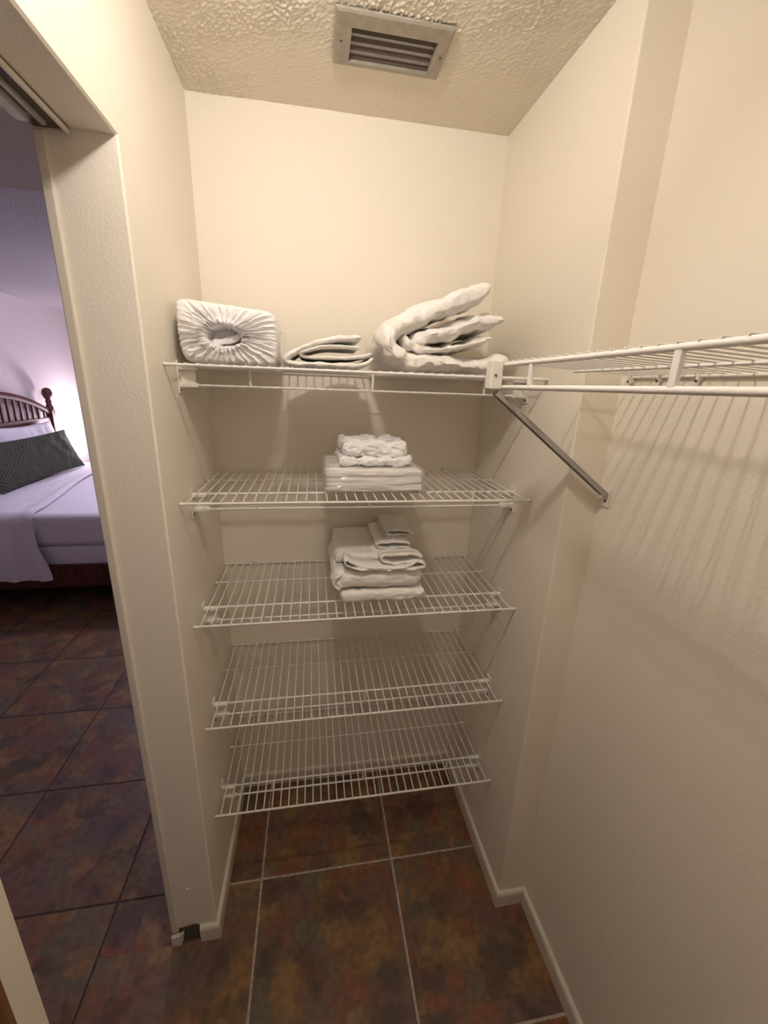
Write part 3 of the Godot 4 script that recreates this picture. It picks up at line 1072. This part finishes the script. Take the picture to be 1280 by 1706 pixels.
# ---------------------------------------------------------------- bedroom seen through the doorway
func pillow(w: float, h: float, t: float, seed: int, n := 40) -> ArrayMesh:
	var noise := FastNoiseLite.new()
	noise.seed = seed
	noise.frequency = 6.0
	var s := Shape.new()
	for side in [1.0, -1.0]:
		s.grid(n, n, func(u, v):
			var a: float = (u * 2.0 - 1.0) * side
			var b: float = v * 2.0 - 1.0
			var bulge := sqrt(maxf(0.0, (1.0 - pow(absf(a), 3.0)) * (1.0 - pow(absf(b), 3.0))))
			var x: float = a * w * (0.5 - 0.035 * (1.0 - b * b) * absf(a))
			var y: float = b * h * (0.5 - 0.045 * (1.0 - a * a) * absf(b))
			var p := Vector3(x, y, side * t * 0.5 * bulge)
			p.z += noise.get_noise_3dv(p) * 0.02 * bulge * side
			return p)
	return s.done()


func bedroom() -> void:
	var t := thing("bed", "dark wooden bed with slatted arched headboard in the bedroom", "bed", Vector3(-1.4, 0, -2.75))
	var o := t.position
	var zn := -1.745
	var zf := -3.745
	var x := -2.52
	for z in [zn, zf]:
		var s := Shape.new()
		s.rbox(Vector3(x - 0.035, 0, z - 0.038) - o, Vector3(x + 0.035, 1.33, z + 0.038) - o, 0.006, 2)
		var p := obj("post", s.done(), M.wood, t)
		s = Shape.new()
		s.lathe([Vector2(0.036, 1.33), Vector2(0.040, 1.345), Vector2(0.030, 1.375), Vector2(0.024, 1.40), Vector2(0.030, 1.42), Vector2(0.022, 1.438), Vector2(0.034, 1.456), Vector2(0.046, 1.485), Vector2(0.049, 1.508), Vector2(0.043, 1.535), Vector2(0.028, 1.556), Vector2(0.0, 1.564)], Vector3(x, 0, z) - o, 24)
		obj("finial", s.done(), M.wood, p)
	var arch := func(z: float) -> float:
		var q := (z - (zn + zf) * 0.5) / ((zn - zf) * 0.5)
		return 1.515 - 0.225 * pow(absf(q), 2.3)
	var s2 := Shape.new()
	s2.grid(40, 4, func(u, w):
		var z: float = lerpf(zf, zn, u)
		var c: Array = [[-0.02, -0.028], [0.02, -0.028], [0.02, 0.028], [-0.02, 0.028], [-0.02, -0.028]]
		var k := roundi(w * 4.0) % 4
		return Vector3(x + c[k][0], arch.call(z) + c[k][1], z) - o, false, true)
	obj("top_rail", s2.done(), M.wood, t)
	obj("lower_rail", box_mesh(Vector3(x - 0.018, 1.205, zf) - o, Vector3(x + 0.018, 1.255, zn) - o, 0.005, 1), M.wood, t)
	for k in 21:
		var z := zf + 0.11 + k * 0.0895
		var h: float = arch.call(z)
		obj("slat", box_mesh(Vector3(x - 0.008, 1.25, z - 0.017) - o, Vector3(x + 0.008, h, z + 0.017) - o, 0.002, 1), M.wood, t)
	obj("panel", box_mesh(Vector3(x - 0.012, 0.35, zf + 0.13) - o, Vector3(x + 0.012, 1.21, zn - 0.13) - o, 0.004, 1), M.wood, t)
	obj("bottom_rail", box_mesh(Vector3(x - 0.018, 0.25, zf) - o, Vector3(x + 0.018, 0.42, zn) - o, 0.005, 1), M.wood, t)
	for z in [zn + 0.02, zf - 0.02]:
		obj("side_rail", box_mesh(Vector3(x + 0.03, 0.163, z - 0.014) - o, Vector3(-0.43, 0.343, z + 0.014) - o, 0.006, 2), M.wood, t)
	obj("foot_rail", box_mesh(Vector3(-0.46, 0.163, zf) - o, Vector3(-0.43, 0.343, zn) - o, 0.006, 2), M.wood, t)
	for z in [zn - 0.04, zf + 0.04]:
		obj("leg", box_mesh(Vector3(-0.52, 0, z - 0.03) - o, Vector3(-0.46, 0.17, z + 0.03) - o, 0.004, 1), M.wood, t)
	obj("slat_base", box_mesh(Vector3(x + 0.03, 0.20, zf + 0.01) - o, Vector3(-0.46, 0.225, zn - 0.01) - o), M.wood, t)
	# box spring and mattress
	tag(obj("box_spring", box_mesh(Vector3(-2.47, 0.2255, zf + 0.015), Vector3(-0.47, 0.475, zn - 0.008), 0.03, 3), M.bedlinen), "pale covered box spring between bed rail and mattress", "box spring")
	var s3 := Shape.new()
	s3.rbox(Vector3(-2.47, 0.476, zf - 0.16), Vector3(-0.46, 0.725, zn + 0.006), 0.055, 5)
	tag(obj("mattress", s3.done(), M.bedlinen), "mattress in a pale fitted sheet on the wooden bed", "mattress")
	# top sheet folded back, draped over the near side
	var noise := FastNoiseLite.new()
	noise.seed = 23
	noise.frequency = 3.0
	var drape := Shape.new()
	for side in [1.0, -1.0]:
		drape.grid(70, 110, func(u, w):
			var a: float = u if side > 0 else 1.0 - u
			var run: float = w * 2.52
			var z := 0.0
			var y := 0.0
			var zz := zf - 0.03 + run
			var edge := zn - 0.045
			var right := lerpf(-1.93, -1.66, smoothstep(0.45, 2.2, run)) + 0.06 * smoothstep(2.15, 2.52, run)
			var xx := lerpf(-2.46, right, a)
			if zz < edge:
				z = zz
				y = 0.729
			else:
				var b := minf((zz - edge) / 0.0695, PI / 2)
				z = edge + 0.0695 * sin(b)
				y = 0.6595 + 0.0695 * cos(b)
				if b >= PI / 2:
					y -= zz - edge - 0.0695 * PI / 2
			var f := noise.get_noise_2d(xx * 2.0, zz * 0.6) * 0.5 + 0.5
			var fall := clampf((0.725 - y) / 0.3, 0.0, 1.0)
			z += fall * (0.012 + 0.03 * (0.5 + 0.5 * sin(xx * 34.0 + 3.0 * f)))
			y += 0.010 * f * (1.0 - fall) + (0.010 * exp(-pow((a - 0.93) / 0.05, 2.0))) * (1.0 - fall)
			return Vector3(xx, y + (0.005 if side > 0 else 0.0) * (1.0 - fall), z + (0.005 if side > 0 else 0.0) * fall))
	tag(obj("top_sheet", drape.done(), M.bedlinen), "rumpled pale top sheet draped over near side of bed", "sheet")
	# pillows
	var white := tag(obj("bed_pillow", pillow(0.88, 0.50, 0.12, 7), M.bedlinen), "white pillow leaning against the slatted headboard", "pillow") as MeshInstance3D
	white.transform = Transform3D(Basis.from_euler(Vector3(deg_to_rad(-14), deg_to_rad(90), 0)), Vector3(-2.405, 0.985, -3.17))
	var green := tag(obj("cushion", pillow(1.30, 0.42, 0.10, 11), M.green), "dark olive cushion with woven diamond pattern against white pillow", "cushion") as MeshInstance3D
	green.transform = Transform3D(Basis.from_euler(Vector3(deg_to_rad(-20), deg_to_rad(90), deg_to_rad(0))), Vector3(-2.265, 0.940, -2.95))
	# added lamp on the bedroom ceiling, unseen: brightens the bed and passage floor
	t = thing("ceiling_lamp", "added unseen globe lamp on the bedroom ceiling", "lamp", Vector3(-0.55, CEIL, -2.7))
	var s7 := Shape.new()
	s7.lathe([Vector2(0.0, 0.0), Vector2(0.11, -0.001), Vector2(0.11, -0.015), Vector2(0.0, -0.015)], Vector3.ZERO, 28)
	obj("base", s7.done(), M.porcelain, t)
	var s8 := Shape.new()
	var dp := []
	for k in 17:
		var q := PI * k / 16.0
		dp.append(Vector2(maxf(0.10 * sin(q), 0.0), -0.11 - 0.10 * cos(q)))
	s8.lathe(dp, Vector3.ZERO, 28)
	obj("globe", s8.done(), M.globe, t)
	# bedside table and globe lamp, hidden behind the jamb: what lights the bedroom
	t = thing("nightstand", "dark wooden nightstand beyond the bed", "nightstand", Vector3(-2.25, -0.09, -4.25))
	obj("top", box_mesh(Vector3(-0.27, 0.64, -0.23), Vector3(0.25, 0.67, 0.23), 0.005, 1), M.wood, t)
	obj("body", box_mesh(Vector3(-0.25, 0.12, -0.21), Vector3(0.22, 0.64, 0.21), 0.004, 1), M.wood, t)
	for a in [-0.22, 0.18]:
		for b in [-0.18, 0.18]:
			obj("leg", box_mesh(Vector3(a - 0.02, 0.09, b - 0.02), Vector3(a + 0.02, 0.121, b + 0.02)), M.wood, t)
	t = thing("bedside_lamp", "round glass globe lamp on the nightstand", "lamp", Vector3(-2.30, 0.58, -4.25))
	var s5 := Shape.new()
	s5.lathe([Vector2(0.0, 0.0), Vector2(0.09, 0.0), Vector2(0.09, 0.015), Vector2(0.03, 0.04), Vector2(0.018, 0.2), Vector2(0.02, 0.40), Vector2(0.045, 0.43), Vector2(0.045, 0.445), Vector2(0.0, 0.445)], Vector3.ZERO, 24)
	obj("base", s5.done(), M.porcelain, t)
	var s6 := Shape.new()
	var gp := []
	for k in 17:
		var a := PI * k / 16.0
		gp.append(Vector2(maxf(0.085 * sin(a), 0.0), 0.53 - 0.085 * cos(a)))
	s6.lathe(gp, Vector3.ZERO, 28)
	obj("globe", s6.done(), M.globe, t)
